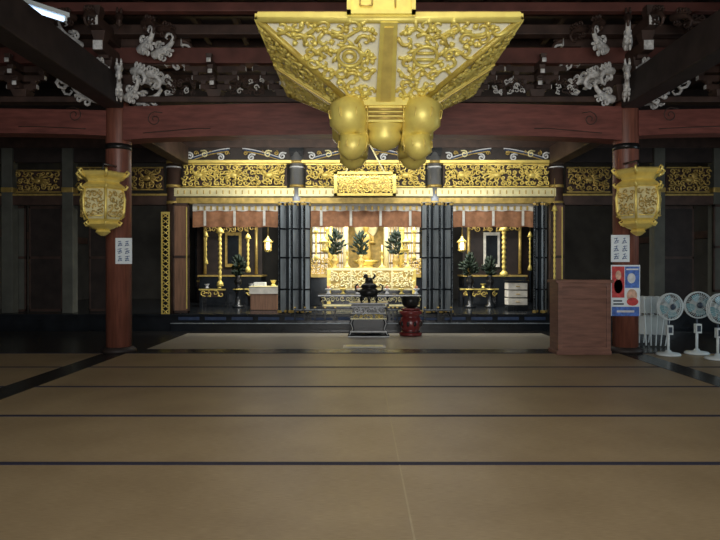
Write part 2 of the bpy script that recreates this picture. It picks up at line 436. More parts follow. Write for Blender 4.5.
def panel(xa,xb,d,z0,z1,m,name,gold=True):
    mb=MB(name); mb.box(xa,xb,d-.02,d+.02,z0,z1,m)
    for (a,b) in ((xa,xa+.04),(xb-.04,xb)): mb.box(a,b,d-.035,d+.03,z0,z1,DARKB)
    for z in (z0,(z0+z1)/2,z1-.06): mb.box(xa,xb,d-.035,d+.03,z,z+.06,DARKB)
    if gold:
        mb.box(xb-.07,xb-.045,d-.04,d-.02,z0+.1,z1-.1,GOLD)
    return mb.done(.004)
panel(mx(176,AD),mx(192,AD),AD-.22,.40,3.03,BRPAN,'door_1'); panel(mx(548,AD),mx(561,AD),AD-.22,.40,3.03,BRPAN,'door_2')
panel(mx(3,AD),mx(22,AD),AD+.2,.40,3.0,GREYP,'door_3',False); panel(mx(708,AD),mx(735,AD),AD-.2,.9,3.0,GREYP,'door_4',False)
panel(mx(24,AD),mx(58,AD),AD+.25,.40,3.0,DARK,'door_5',False)
panel(mx(84,AD),mx(104,AD),AD+.3,.40,3.0,DARK,'door_6',False)
panel(mx(664,AD),mx(700,AD),AD+.3,.40,3.0,DARK,'door_7',False)
def lattice(px,d,y0,y1,wid,name='gold_lattice_panel'):
    mb=MB(name); x=mx(px,d); z0,z1=mz(y1,d),mz(y0,d)
    for s in(-1,1): mb.cbox((x+s*wid/2,d,(z0+z1)/2),(.03,.03,z1-z0),GOLD)
    n=int((z1-z0)/.13)
    for i in range(n):
        z=z0+(z1-z0)*i/n
        mb.tube([(x-wid/2,d,z),(x+wid/2,d,z+.13)],.013,GOLD,5); mb.tube([(x+wid/2,d,z),(x-wid/2,d,z+.13)],.013,GOLD,5)
    mb.cbox((x,d,z0),(wid+.03,.04,.05),GOLD); mb.cbox((x,d,z1),(wid+.03,.04,.05),GOLD)
    mb.done()
lattice(165.5,AD-.3,213,314.5,.17)
def yoraku(px,d,y0,y1,r=.035,m=GOLD):
    mb=MB('hanging_gold_pendant'); x=mx(px,d); z0,z1=mz(y1,d),mz(y0,d); pr=[]
    n=max(4,int((z1-z0)/.12))
    for i in range(n+1):
        z=(z1-z0)*i/n; pr+=[(r*.55,z),(r,z+.03),(r,z+.07)]
    mb.lathe(pr[:-2],(x,d,z0),m,10)
    mb.lathe([(r*.3,-.08),(r*2.0,-.05),(r*1.6,.04),(r*.5,.1)],(x,d,z0),m,10)
    mb.lathe([(r*.5,-.04),(r*2.4,-.02),(r*1.6,.06),(r*.4,.12)],(x,d,z1),m,10)
    mb.tube([(x,d,z1),(x,d,3.6)],.006,GOLDD,4)
    mb.done()
for (px,d,a,b,r) in ((220,15.9,232,284,.05),(63,15.2,230,304,.025),(248,16.2,238,270,.04),(504,15.9,230,274,.06),(554.5,14.25,210,300,.03),(530,16.1,236,268,.03),(206,16.1,236,262,.03),(316,15.4,232,258,.03),(414,15.4,232,258,.03),(327,15.9,230,250,.025),(402,15.9,230,250,.025)):
    yoraku(px,d,a,b,r,GOLDD if px==63 else GOLD)
for px in (268,462,324,406):
    d=15.6; x=mx(px,d); z=mz(246,d); mb=MB('hanging_brass_lantern')
    mb.lathe([(.03,-.16),(.08,-.14),(.10,-.11),(.10,-.10)],(x,d,z),GOLD,12)
    mb.lathe([(.045,-.10),(.055,0),(.045,.09)],(x,d,z),GLOW if px in (268,462) else GOLDL,12)
    mb.lathe([(.13,.09),(.14,.10),(.09,.15),(.04,.2),(.015,.26)],(x,d,z),GOLD,12)
    for k in range(6):
        a=k*math.pi/3; mb.tube([(x+.09*math.cos(a),d+.09*math.sin(a),z-.1),(x+.09*math.cos(a),d+.09*math.sin(a),z+.1)],.007,GOLD,4)
    mb.tube([(x,d,z+.25),(x,d,3.9)],.006,GOLDD,4); mb.done()
# ---------------------------------------------------------------- inner sanctum
IC=.18
mb=MB('altar_shrine')
mb.box(IC-2.0,IC+2.0,17.4,19.6,.385,1.25,LAC)
mb.box(IC-2.05,IC+2.05,17.35,19.6,1.2,1.3,GOLDD)
for x in (-1.7,-1.05,-.6,.6,1.05,1.7):
    mb.lathe([(.08,0),(.08,2.0)],(IC+x,17.7,1.3),GOLD if abs(x)>1 else GOLDL,12)
    mb.lathe([(.12,0),(.12,.1)],(IC+x,17.7,1.3),GOLDL,12)
for (a,b) in ((-1.6,-1.12),(-.97,-.66),(.66,.97),(1.12,1.6)):
    mb.box(IC+a,IC+b,17.95,18.0,1.3,3.1,WCL)
    for k in range(1,4): mb.box(IC+a+(b-a)*k/4-.014,IC+a+(b-a)*k/4+.014,17.93,17.95,1.3,3.1,GOLDD)
    for k in range(1,6): mb.box(IC+a,IC+b,17.93,17.95,1.3+k*.3,1.335+k*.3,DARKB)
mb.box(IC-.6,IC+.6,18.9,18.95,1.3,3.2,GOLDD)
for s in (-1,1): mb.box(IC+s*.6-.02,IC+s*.6+.02,17.9,18.9,1.3,3.2,DARKB)
for k in range(4):
    s=2.0-.2*k; mb.box(IC-s,IC+s,17.3+.08*k,19.6,3.2+.12*k,3.3+.12*k,(GOLD,DARKB)[k%2])
relief(mb,(IC-1.7,17.6,2.8),XA,ZA,NEG,3.4,.36,.16,.02,GOLD,depth=.04)
for s in (-1,1):
    relief(mb,(IC+s*1.35-.3,17.5,1.3),XA,ZA,NEG,.6,.45,.16,.02,GOLDD,depth=.04)
mb.done()
mb=MB('buddha_statue')
c=(IC,18.1)
mb.lathe([(.15,1.305),(.34,1.36),(.38,1.45),(.22,1.5),(.2,1.56),(.36,1.64),(.38,1.7),(.1,1.72)],(c[0],c[1],0),GOLD,20)
mb.lathe([(.16,1.7),(.2,1.8),(.14,2.1),(.17,2.35),(.19,2.45),(.07,2.55),(.06,2.6)],(c[0],c[1],0),GOLDD,16,sy=.7)
mb.ball((c[0],c[1],2.69),.105,GOLD,14,10,sc3=(.9,1,1.15)); mb.ball((c[0],c[1],2.81),.05,GOLD)
for s in (-1,1):
    mb.tube([(c[0]+s*.19,c[1],2.42),(c[0]+s*.24,c[1]-.04,2.2),(c[0]+s*.14,c[1]-.2,2.25 if s>0 else 2.0)],[.055,.05,.03],GOLDD,8)
mb.lathe([(.33,-.01),(.36,0),(.33,.01)],(0,0,0),GOLDL,28,M=Matrix.Translation((c[0],c[1]+.14,2.7))@Matrix.Rotation(math.pi/2,4,'X'))
mb.done()
mb=MB('gilt_altar_table'); d=16.2; x0,x1=mx(327,d),mx(416,d); zt=mz(268,d)
mb.box(x0,x1,d,d+.8,zt-.07,zt,GOLDL); mb.box(x0+.08,x1-.08,d+.05,d+.75,.385,zt-.07,LAC)
mb.box(x0+.03,x1-.03,d+.02,d+.05,zt-.55,zt-.07,GOLDD)
relief(mb,(x0+.06,d+.02,zt-.53),XA,ZA,NEG,x1-x0-.12,.44,.13,.017,GOLDL,depth=.03)
mb.box(x0-.02,x1+.02,d,d+.06,zt-.6,zt-.55,GOLDL)
for q in (.27,.5,.73): mb.box(x0+(x1-x0)*q-.02,x0+(x1-x0)*q+.02,d-.03,d,zt-.55,zt-.05,GOLDL)
for s in (x0,x1-.1): mb.box(s,s+.1,d-.01,d+.1,.385,zt-.05,GOLD)
mb.box(x0-.1,x1+.1,d-.06,d+.8,.385,.5,LAC); mb.box(x0-.1,x1+.1,d-.07,d-.055,.44,.49,GOLDL)
mb.done(.006)
mb=MB('lacquer_offering_table'); d=15.3; x0,x1=mx(318,d),mx(424,d)
mb.box(x0,x1,d,d+.5,.75,.80,LAC); mb.box(x0,x1,d-.008,d,.755,.78,WHITE)
for x in (x0+.05,x0+.9,x1-.95,x1-.1): mb.box(x,x+.06,d+.03,d+.45,.385,.75,LAC)
mb.box(x0+.05,x1-.05,d+.03,d+.06,.62,.75,LAC)
relief(mb,(x0+.08,d+.03,.62),XA,ZA,NEG,x1-x0-.16,.12,.12,.01,GOLDL,depth=.01)
mb.done(.005)
mb=MB('offering_vessels')
for i in range(7):
    x=x0+.25+i*.38; 
    mb.lathe([(.05,0),(.06,.01),(.03,.05),(.03,.08),(.08,.12),(.085,.14),(.02,.13)],(x,15.55,.80),GOLD if i%2 else WHITE,14)
    if i%2==0: mb.ball((x,15.55,.97),.045,CLOTH,8,6)
mb.done()
def vase_plant(px,d,zb,h,name='evergreen_flower_vase'):
    mb=MB(name); x=mx(px,d)
    if zb<1.2:
        mb.lathe([(.16,0),(.16,.04),(.08,.08),(.06,zb-.385-.12),(.14,zb-.385-.02),(.14,zb-.385)],(x,d,.385),LAC,14)
        mb.lathe([(.145,-.03),(.145,0)],(x,d,zb),GOLD,14)
    mb.lathe([(.09,0),(.1,.02),(.05,.06),(.1,.16),(.11,.22),(.05,.3),(.09,.36)],(x,d,zb),BRONZE if zb<1.2 else GOLDD,16)
    for k in range(70):
        a=random.uniform(0,6.28); t=random.random(); rr=.27*math.sin(math.pi*(.15+.8*t))*random.uniform(.3,1)*h/.9
        p=Vector((x+rr*math.cos(a),d+rr*.7*math.sin(a),zb+.38+t*h*.62))
        q=Vector((x,d,zb+.34+t*h*.4))
        mb.tube([q,p],.006,LEAF,3)
        dr=(p-q).normalized(); mb.tube([p-dr*.07,p,p+dr*.03,p+dr*.10],[.004,.036,.034,.002],LEAF,5)
    mb.done()
vase_plant(335,16.4,1.475,1.0); vase_plant(361,16.6,1.475,.95); vase_plant(396,16.4,1.475,.95)
vase_plant(238,16.6,.9,.8); vase_plant(470,16.5,.9,.9); vase_plant(490,16.6,.9,.75)
def candle(px,d,zb,h,name='candle_stand'):
    mb=MB(name); x=mx(px,d)
    mb.lathe([(.09,0),(.09,.03),(.03,.08),(.02,h*.4),(.05,h*.45),(.02,h*.5),(.02,h*.68),(.08,h*.72),(.015,h*.73)],(x,d,zb),GOLD,14)
    mb.lathe([(.018,0),(.024,h*.25)],(x,d,zb+h*.72),WCL,10); mb.ball((x,d,zb+h),.012,GLOW,6,5,sc3=(1,1,2)); mb.done()
for px in (347,408,382): candle(px,16.3,1.475,.6)
for (px,w2,d) in ((214,.75,16.9),(258,.7,17.3),(478,1.1,17.2)):
    x=mx(px,d); mb=MB('side_altar_table')
    mb.box(x-w2/2,x+w2/2,d-.2,d+.4,.85,.9,LAC); mb.box(x-w2/2,x+w2/2,d-.21,d-.2,.85,.89,GOLD)
    for s in (-1,1): mb.box(x+s*(w2/2-.05)-.03,x+s*(w2/2-.05)+.03,d-.17,d+.3,.385,.85,LAC)
    mb.box(x-w2/2+.06,x+w2/2-.06,d-.17,d-.15,.66,.85,DARKB)
    relief(mb,(x-w2/2+.06,d-.17,.66),XA,ZA,NEG,w2-.12,.19,.15,.014,GOLD,depth=.01)
    for q in (-.2,.15): mb.lathe([(.05,0),(.06,.01),(.03,.05),(.08,.12),(.02,.11)],(x+q,d,.9),WHITE if q<0 else GOLD,12)
    mb.done(.005)
mb=MB('cloth_covered_table'); d=15.5; x0,x1=mx(249,d),mx(278,d)
mb.box(x0,x1,d,d+.5,.80,.98,WCL); mb.box(x0+.03,x1-.03,d+.02,d+.48,.385,.80,BRPAN); mb.box(x0-.01,x1+.01,d-.01,d+.51,.98,1.0,GOLDL)
mb.box(x0+.1,x0+.4,d+.1,d+.35,1.0,1.1,WHITE); mb.lathe([(.06,0),(.07,.02),(.03,.06),(.09,.16),(.03,.15)],(x1-.15,d+.2,1.0),GOLD,12); mb.done(.01)
mb=MB('white_side_cabinet'); d=15.4; x0,x1=mx(508,d),mx(528,d)
mb.box(x0,x1,d,d+.4,.385,.5,LAC); 
for k in range(3): mb.box(x0+.01,x1-.01,d+.01,d+.4,.52+.2*k,.69+.2*k,WCL); mb.cbox(((x0+x1)/2,d,.6+.2*k),(.1,.03,.02),GOLDD)
mb.box(x0-.02,x1+.02,d-.02,d+.42,1.11,1.15,LAC); mb.done(.006)
for (px,n) in ((230,0),(495,1)):
    d=18.6; x=mx(px,d); mb=MB('side_shrine')
    mb.box(x-.95,x+.95,d,d+1,.385,1.2,LAC); mb.box(x-1,x+1,d-.03,d+1,1.2,1.25,GOLDD)
    for s in (-.8,.8): mb.lathe([(.05,0),(.05,1.7)],(x+s,d+.1,1.28),GOLDD,10)
    mb.box(x-.26,x+.26,d+.48,d+.5,1.5,2.6,WCL if n else GOLDD)
    mb.box(x-.18,x+.18,d+.46,d+.48,1.6,2.5,LAC)
    mb.box(x-.9,x+.9,d+.6,d+.65,1.25,3.0,DARK)
    for k in range(3): mb.box(x-1-.0+.1*k,x+1-.1*k,d-.05+.08*k,d+1,2.95+.1*k,3.03+.1*k,GOLDD)
    relief(mb,(x-.8,d+.08,2.6),XA,ZA,NEG,1.6,.35,.2,.02,GOLDD,depth=.04)
    mb.done()
mb=MB('sanctum_partition_panels')
for (a,b) in ((-5.4,-3.6),(-2.6,-2.1),(2.5,2.9),(4.0,5.6)):
    mb.box(a,b,19.9,19.95,.385,3.4,DARKB); mb.box(a,b,19.88,19.9,1.0,1.06,GOLDD)
    mb.box(a-.05,a,19.85,19.95,.385,3.4,LAC); mb.box(b,b+.05,19.85,19.95,.385,3.4,LAC)
mb.done()
for (a,b) in ((294,336),(388,398),(424,452)):
    d=14.0; mb=MB('low_lacquer_railing'); x0,x1=mx(a,d),mx(b,d)
    mb.box(x0,x1,d-.02,d+.02,.47,.51,LAC); mb.box(x0,x1,d-.015,d+.015,.32,.35,LAC); mb.box(x0,x1,d-.025,d-.02,.495,.505,DOOR)
    n=max(2,int((x1-x0)/.24))
    for i in range(n+1):
        x=x0+.02+(x1-x0-.04)*i/n; mb.box(x-.02,x+.02,d-.02,d+.02,.205,.54,LAC)
        mb.cbox((x,d,.555),(.05,.05,.03),GOLDD)
    mb.done(.004)
# ---------------------------------------------------------------- plaque
mb=MB('hanging_name_plaque'); d=14.0; x0,x1=mx(334,d),mx(396,d); z0,z1=mz(196,d),mz(172,d)
mb.box(x0,x1,d,d+.06,z0,z1,DARKB); mb.box(x0+.12,x1-.12,d-.02,d,z0+.1,z1-.1,GOLDD)
for (a,b,c2,e) in ((x0,x1,z0,z0+.06),(x0,x1,z1-.06,z1),(x0,x0+.08,z0,z1),(x1-.08,x1,z0,z1)): mb.box(a,b,d-.05,d,c2,e,GOLD)
relief(mb,(x0+.08,d-.0,z0+.06),XA,ZA,NEG,x1-x0-.16,z1-z0-.12,.11,.013,GOLD,depth=.03)
for s in (-1,1): mb.tube([((x0+x1)/2+s*.45,d+.03,z1),((x0+x1)/2+s*.1,d+.1,4.4)],.02,GOLDL,6)
mb.done(.005)
# ---------------------------------------------------------------- canopy
cx,d1,W=.29,6.0,2.62; zr=3.97; cd=d1+W/2; hb=.42; zb=3.40
G=GOLDC
mb=MB('gold_hanging_canopy')
dirs=[((1,0,0),(0,-1,0)),((0,1,0),(1,0,0)),((-1,0,0),(0,1,0)),((0,-1,0),(-1,0,0))]
for U,Nn in dirs:
    U=Vector(U); Nn=Vector(Nn); C=Vector((cx,cd,0))
    top=C+Nn*(W/2)+Vector((0,0,zr)); bot=C+Nn*hb+Vector((0,0,zb))
    V=(top-bot); L=V.length; V=V.normalized(); N=V.cross(U); 
    if N.dot(Nn)<0: N=-N
    O=bot-U*(W/2)
    half=lambda v:hb+(W/2-hb)*v/L
    mb.prism([(W/2-hb,0),(W/2+hb,0),(W,L),(0,L)],O-N*.025,U,V,N,.02,CREAM)
    ins=lambda a,b:abs(a-W/2)<half(b)-.08 and abs(a-W/2)>.14 and ((abs(abs(a-W/2)-.40)**2+(b-L*.60)**2)>.19**2)
    relief(mb,O,U,V,N,W,L,.145,.020,G,inside=ins,depth=.003,dens=1,turns=.8,n=11)
    for sg in (-1,1):
        for j in range(4):
            v0=L*(.14+.24*j); pts=[]
            for k in range(30):
                t=k/29; u=.12+t*(half(v0)-.18)
                vv=v0+.055*math.sin(t*14+j*2)
                if (u-.40)**2+(vv-L*.6)**2<.16**2:
                    if len(pts)>2: mb.tube(pts,.019,G,5)
                    pts=[]; continue
                pts.append(O+U*(W/2+sg*u)+V*vv+N*.012)
            if len(pts)>2: mb.tube(pts,.019,G,5)
    for p,q in ((bot-U*hb,top-U*(W/2)),(bot+U*hb,top+U*(W/2)),(top-U*(W/2),top+U*(W/2)),(bot-U*hb,bot+U*hb)):
        mb.tube([p,q],.036,G,8)
    mb.prism([(W/2-.11,0),(W/2+.11,0),(W/2+.085,L),(W/2-.085,L)],O,U,V,N,.05,G)
    mb.prism([(W/2-.06,.05),(W/2+.06,.05),(W/2+.045,L-.05),(W/2-.045,L-.05)],O+N*.05,U,V,N,.012,GOLD)
    for s in (-1,1):
        cc=O+U*(W/2+s*.40)+V*(L*.60)+N*.025
        ring=[cc+(U*math.cos(t*math.pi/10)+V*math.sin(t*math.pi/10))*.125 for t in range(20)]
        mb.tube(ring,.020,G,6,closed=True)
        if s<0: 
            ring=[cc+(U*math.cos(t*math.pi/8)+V*math.sin(t*math.pi/8))*.06 for t in range(16)]
            mb.tube(ring,.022,G,6,closed=True)
        else:
            for e in (-.04,.04): mb.tube([cc+U*(-.09)+V*e,cc+U*.09+V*e],.018,G,6)
        for k in range(10):
            a=k*math.pi/5; p=cc+(U*math.cos(a)+V*math.sin(a))*.14; q=cc+(U*math.cos(a+.4)+V*math.sin(a+.4))*.20
            mb.tube([p,(p+q)/2,q],[.012,.022,.006],G,5)
    mb.prism([(0,0),(W,0),(W,.06),(0,.06)],top-U*(W/2),U,Vector((0,0,1)),Nn,.03,G)
mb.box(cx-W/2,cx+W/2,d1,d1+W,zr+.05,zr+.08,GOLDD)
mb.box(cx-.8,cx+.8,cd-.8,cd+.8,zr+.08,zr+.2,GOLDD); mb.box(cx-.3,cx+.3,cd-.3,cd+.3,zr+.2,zr+.5,G)
mb.lathe([(.06,0),(.06,1.43)],(cx,cd,zr+.4),BRONZE,12)
px0,px1=cx-.42,cx+.26
mb.box(px0,px1,d1-.04,d1+.1,zr+.03,zr+.62,G)
for (a,b,c2,e) in ((px0,px1,zr+.03,zr+.07),(px0,px1,zr+.58,zr+.62),(px0,px0+.04,zr+.03,zr+.62),(px1-.04,px1,zr+.03,zr+.62)): mb.box(a,b,d1-.07,d1-.04,c2,e,G)
for gx,glyph in ((px0+.19,(((-.09,.30),(0,.40)),((0,.40),(.09,.30)),((-.05,.27),(.05,.27)),((-.06,.20),(.06,.20)),((-.06,.20),(-.06,.10)),((.06,.20),(.06,.10)),((-.06,.10),(.06,.10)))),
                 (px0+.48,(((-.04,.38),(-.07,.31)),((-.06,.30),(.07,.30)),((-.09,.20),(.09,.20)),((0,.40),(0,.08))))):
    for (p,q) in glyph:
        mb.tube([(gx+p[0],d1-.045,zr+.02+p[1]),(gx+q[0],d1-.045,zr+.02+q[1])],.010,GOLDD,5)
mb.box(cx-hb-.06,cx+hb+.06,cd-hb-.06,cd+hb+.06,zb-.06,zb+.03,G)
mb.box(cx-.28,cx+.28,cd-.44,cd+.44,zb-.24,zb-.05,G); mb.box(cx-.44,cx+.44,cd-.28,cd+.28,zb-.24,zb-.05,G)
for k in range(3):
    z=zb-.10-.05*k
    mb.tube([(cx-.26,cd-.45,z),(cx+.26,cd-.45,z)],.016,GOLDD,6)
mb.lathe([(.03,-.52),(.14,-.47),(.23,-.38),(.19,-.30),(.27,-.25),(.27,-.2)],(cx,cd-.15,zb),G,20)
# curled, splayed feet: wide rounded shoulder, waist, smaller upturned toe
for sx in (-1,1):
    for sy in (-1,1):
        n=Vector((sx*1.12,sy,0)).normalized(); B=Vector((cx,cd,zb)); t=Vector((-n.y,n.x,0))
        pr=[(.36,-.02,.10),(.50,-.05,.20),(.56,-.12,.245),(.55,-.20,.24),(.49,-.28,.18),(.44,-.34,.13),(.44,-.40,.15),(.49,-.46,.185),(.50,-.52,.18),(.45,-.58,.13),(.42,-.62,.05)]
        mb.tube([B+n*a+Vector((0,0,z)) for a,z,r in pr],[r for a,z,r in pr],G,22)
        for q in (-1.9,-1.2,-.4,.4,1.2,1.9):
            mb.tube([B+n*(a+r*math.cos(q))+t*r*math.sin(q)+Vector((0,0,z)) for a,z,r in pr[1:-1]],.008,GOLD,5)
mb.done()
# ---------------------------------------------------------------- gold pillar lanterns
def lantern(x,d,zc0,zc1):
    mb=MB('gold_hanging_lantern'); hgt=zc1-zc0
    P=lambda t:zc0+hgt*t
    prof=[(.03,0),(.07,.02),(.13,.06),(.11,.09),(.20,.12),(.28,.17),(.25,.21),(.29,.25)]
    mb.lathe([(r,t*hgt) for r,t in prof],(x,d,zc0),GOLD,6,False)
    mb.lathe([(.29,.25*hgt),(.34,.36*hgt),(.355,.55*hgt),(.32,.70*hgt)],(x,d,zc0),GOLDL,6,False)
    mb.lathe([(.32,.70*hgt),(.38,.72*hgt),(.35,.76*hgt),(.27,.81*hgt),(.29,.85*hgt),(.36,.90*hgt),(.39,.95*hgt),(.36,.97*hgt),(.1,1.0*hgt)],(x,d,zc0),GOLD,6,False)
    for i in range(6):
        a=math.pi/3*i; a2=a+math.pi/3
        e=lambda r,t,an=a:(x+r*math.cos(an),d+r*math.sin(an),P(t))
        mb.tube([e(.29,.25),e(.345,.36),e(.36,.55),e(.325,.70)],.022,GOLD,6)
        mb.tube([e(.33,.88),e(.40,.92),e(.43,.96),e(.40,.99),e(.37,.97)],[.02,.024,.022,.018,.01],GOLD,6)
        mb.tube([e(.28,.70),e(.38,.71),e(.41,.75),e(.38,.77)],[.018,.02,.018,.01],GOLD,6)
        mb.tube([e(.2,.16),e(.28,.16),e(.31,.20),e(.27,.22)],[.016,.018,.016,.01],GOLD,6)
        am=(a+a2)/2; n=Vector((math.cos(am),math.sin(am),0)); U=Vector((-math.sin(am),math.cos(am),0))
        O=Vector((x,d,P(.29)))+n*.302-U*.14
        relief(mb,O,U,(0,0,1),n,.28,hgt*.38,.10,.011,GOLDD,depth=.004,turns=1.0,n=10)
        mb.tube([O+U*.02,O+U*.26],.012,GOLD,5); 
    mb.tube([(x,d,P(1)),(x,d,P(1)+.12),(x,PD-.2,P(1)+.16)],.018,BRONZE,6)
    mb.done()
lantern(mx(103,9.85),9.85,mz(236,9.85),mz(171,9.85)); lantern(mx(638,9.85),9.85,mz(236,9.85),mz(168,9.85))
# ---------------------------------------------------------------- notices / poster
def strokes(mb,x0,x1,z0,z1,d,cols_,rowsn,seed):
    rnd=random.Random(seed)
    cw=(x1-x0)/cols_; ch=(z1-z0)/rowsn
    for i in range(cols_):
        for j in range(rowsn):
            cx_=x0+(i+.5)*cw; cz=z0+(j+.5)*ch; s=min(cw,ch)*.36
            for q in (-.8,0,.8):
                mb.tube([(cx_-s*rnd.uniform(.4,1),d-.001,cz+q*s-.008),(cx_+s*rnd.uniform(.4,1),d-.001,cz+q*s+.006)],.005,INK,4)
            mb.tube([(cx_+rnd.uniform(-.2,.2)*s,d-.001,cz+s),(cx_,d-.001,cz),(cx_-s*.8,d-.001,cz-s)],.005,INK,4)
            mb.tube([(cx_,d-.001,cz),(cx_+s*.8,d-.001,cz-s*rnd.uniform(.5,1))],.005,INK,4)
d=PD-.235
def notice(pxa,pxb,ya,yb,seed):
    mb=MB('paper_notice'); x0,x1,z0,z1=mx(pxa,d),mx(pxb,d),mz(yb,d),mz(ya,d)
    mb.box(x0,x1,d-.004,d+.004,z0,z1,PAPER)
    strokes(mb,x0+.02,x1-.02,z0+.03,z1-.03,d-.005,2,3,seed); mb.done()
notice(115.5,132,238,264,3); notice(611,629.5,235,262,5)
mb=MB('wall_poster'); x0,x1,z0,z1=mx(611,d),mx(640,d),mz(316,d),mz(265,d)
mb.box(x0,x1,d-.004,d+.004,z0,z1,PAPER); w_=x1-x0;h_=z1-z0
def pr(a,b,c2,e,m,o=.006): mb.box(x0+a*w_,x0+b*w_,d-o,d-.004,z0+c2*h_,z0+e*h_,m)
def blob(a,c2,ra,rb,m,o=.007):
    mb.prism([(x0+(a+ra*math.cos(t*math.pi/8))*w_,z0+(c2+rb*math.sin(t*math.pi/8))*h_) for t in range(16)],(0,d-.004,0),XA,ZA,NEG,o-.004,m)
pr(.03,.46,.36,.97,PRED); pr(.48,.97,.55,.97,PBLU); pr(.03,.97,.0,.18,PBLU)
blob(.25,.80,.10,.09,PSKN); blob(.25,.58,.15,.14,PLASD,.006); blob(.70,.74,.14,.10,WHITE); blob(.72,.40,.18,.13,PSKN); blob(.74,.28,.2,.08,PRED,.008)
pr(.08,.44,.22,.25,PLASD); pr(.08,.38,.28,.31,PLASD); pr(.52,.94,.90,.93,WHITE,.008); pr(.2,.8,.07,.11,WHITE,.008)
mb.done()
# ---------------------------------------------------------------- podium
mb=MB('wooden_podium'); y=10.2; x0,x1=mx(557,y),mx(612,y); zt=1.28
mb.box(x0+.02,x1-.02,y+.02,y+.45,.06,zt-.05,PODM); mb.box(x0,x1,y,y+.47,0.005,.07,PODM); mb.box(x0-.02,x1+.02,y-.03,y+.47,zt-.05,zt,PODM)
for (a,b,c2,e) in ((x0+.02,x0+.09,.07,zt-.05),(x1-.09,x1-.02,.07,zt-.05),(x0+.09,x1-.09,.07,.14),(x0+.09,x1-.09,zt-.12,zt-.05),(x0+.09,x1-.09,zt-.32,zt-.27)): mb.box(a,b,y-.01,y+.03,c2,e,PODM)
mb.done(.004)
# ---------------------------------------------------------------- incense table, burner, drum
mb=MB('incense_table'); d=12.75; x0,x1=mx(349,d),mx(388,d); zt=.74
mb.box(x0,x1,d,d+.6,zt-.035,zt,LAC); mb.box(x0-.005,x1+.005,d-.01,d,zt-.03,zt-.008,WHITE)
for (z,i,m) in ((zt-.10,.04,WHITE),(zt-.24,.05,WHITE),(zt-.36,.03,GOLDL)):
    mb.box(x0+i,x1-i,d+.01,d+.58,z,z+.03,LAC); mb.box(x0+i,x1-i,d+.0,d+.012,z+.008,z+.026,m)
mb.box(x0+.07,x1-.07,d+.03,d+.55,.12,zt-.04,LAC)
relief(mb,(x0+.09,d+.03,zt-.22),XA,ZA,NEG,x1-x0-.18,.13,.13,.012,WHITE,depth=.01)
relief(mb,(x0+.09,d+.03,zt-.34),XA,ZA,NEG,x1-x0-.18,.09,.1,.010,GOLD,depth=.01)
mb.box(x0+.02,x1-.02,d,d+.6,.10,.15,LAC); mb.box(x0+.02,x1-.02,d-.01,d,.11,.135,WHITE)
for s in (-1,1):
    c0=(x0+x1)/2
    for yy in (d+.03,d+.55):
        mb.tube([(c0+s*.34,yy,zt-.36),(c0+s*.37,yy,.3),(c0+s*.33,yy,.18),(c0+s*.40,yy,.05),(c0+s*.43,yy,.02)],[.03,.035,.03,.035,.02],LAC,8)
        mb.tube([(c0+s*.345,yy-.03,zt-.36),(c0+s*.375,yy-.035,.3),(c0+s*.335,yy-.03,.18),(c0+s*.405,yy-.035,.05)],.008,WHITE,5)
mb.box(x0-.02,x1+.02,d-.02,d+.62,.004,.035,LAC); mb.box(x0-.02,x1+.02,d-.03,d-.02,.008,.03,WHITE)
mb.done(.004)
mb=MB('bronze_incense_burner'); x=mx(369,d+.3); y=d+.3
mb.lathe([(.08,.10),(.17,.13),(.21,.20),(.20,.26),(.15,.29),(.17,.32),(.19,.33)],(x,y,zt),BRONZE,24)
for k in range(3):
    a=k*2.09-1.57; mb.tube([(x+.14*math.cos(a),y+.14*math.sin(a),zt+.15),(x+.2*math.cos(a),y+.2*math.sin(a),zt+.08),(x+.17*math.cos(a),y+.17*math.sin(a),zt+.03),(x+.2*math.cos(a),y+.2*math.sin(a),zt+.02)],[.045,.035,.025,.03],BRONZE,8)
for s in (-1,1): mb.tube([(x+s*.19,y,zt+.22),(x+s*.28,y,zt+.24),(x+s*.30,y,zt+.34),(x+s*.25,y,zt+.38),(x+s*.22,y,zt+.34)],[.022,.024,.022,.02,.012],BRONZE,8)
mb.lathe([(.18,.33),(.16,.38),(.08,.42),(.05,.44)],(x,y,zt),BRONZE,24)
mb.ball((x,y,zt+.48),.075,BRONZE,12,8,sc3=(1.2,.8,.8)); mb.ball((x-.07,y-.02,zt+.56),.05,BRONZE,10,8); mb.ball((x-.10,y-.04,zt+.55),.03,BRONZE)
for (a,b) in ((-.06,-.04),(-.06,.04),(.06,-.04),(.06,.04)): mb.tube([(x+a,y+b,zt+.47),(x+a*1.2,y+b,zt+.41)],.02,BRONZE,6)
mb.tube([(x+.08,y,zt+.5),(x+.13,y,zt+.56),(x+.10,y,zt+.62)],[.02,.03,.01],BRONZE,8)
mb.done()
mb=MB('bell_stand_drum'); d=13.0; x=mx(411,d); y=d+.1
mb.lathe([(.20,.0),(.25,.01),(.25,.06),(.18,.10),(.21,.16),(.25,.27),(.21,.39),(.18,.44),(.25,.48),(.25,.53),(.2,.545)],(x,y,.004),REDL,28)
for z in (.07,.46): mb.lathe([(.205,0),(.215,.015),(.205,.03)],(x,y,z),BRONZE,28)
for k in range(10):
    a=k*.628; mb.ball((x+.235*math.cos(a),y+.235*math.sin(a),.27),.035,BRONZE,8,6,sc3=(1,1,1.6))
mb.done()
mb=MB('temple_bowl_bell')
mb.lathe([(.13,.0),(.2,.01),(.21,.03),(.17,.055)],(x,y,.55),REDL,24)
mb.lathe([(.06,.055),(.13,.07),(.185,.14),(.195,.22),(.19,.30),(.205,.31),(.185,.31),(.17,.2),(.1,.1),(.01,.09)],(x,y,.55),BRONZE,28)
mb.done()
mb=MB('floor_offering_mat'); d=11.1; x0,x1=mx(343,d),mx(386,d)
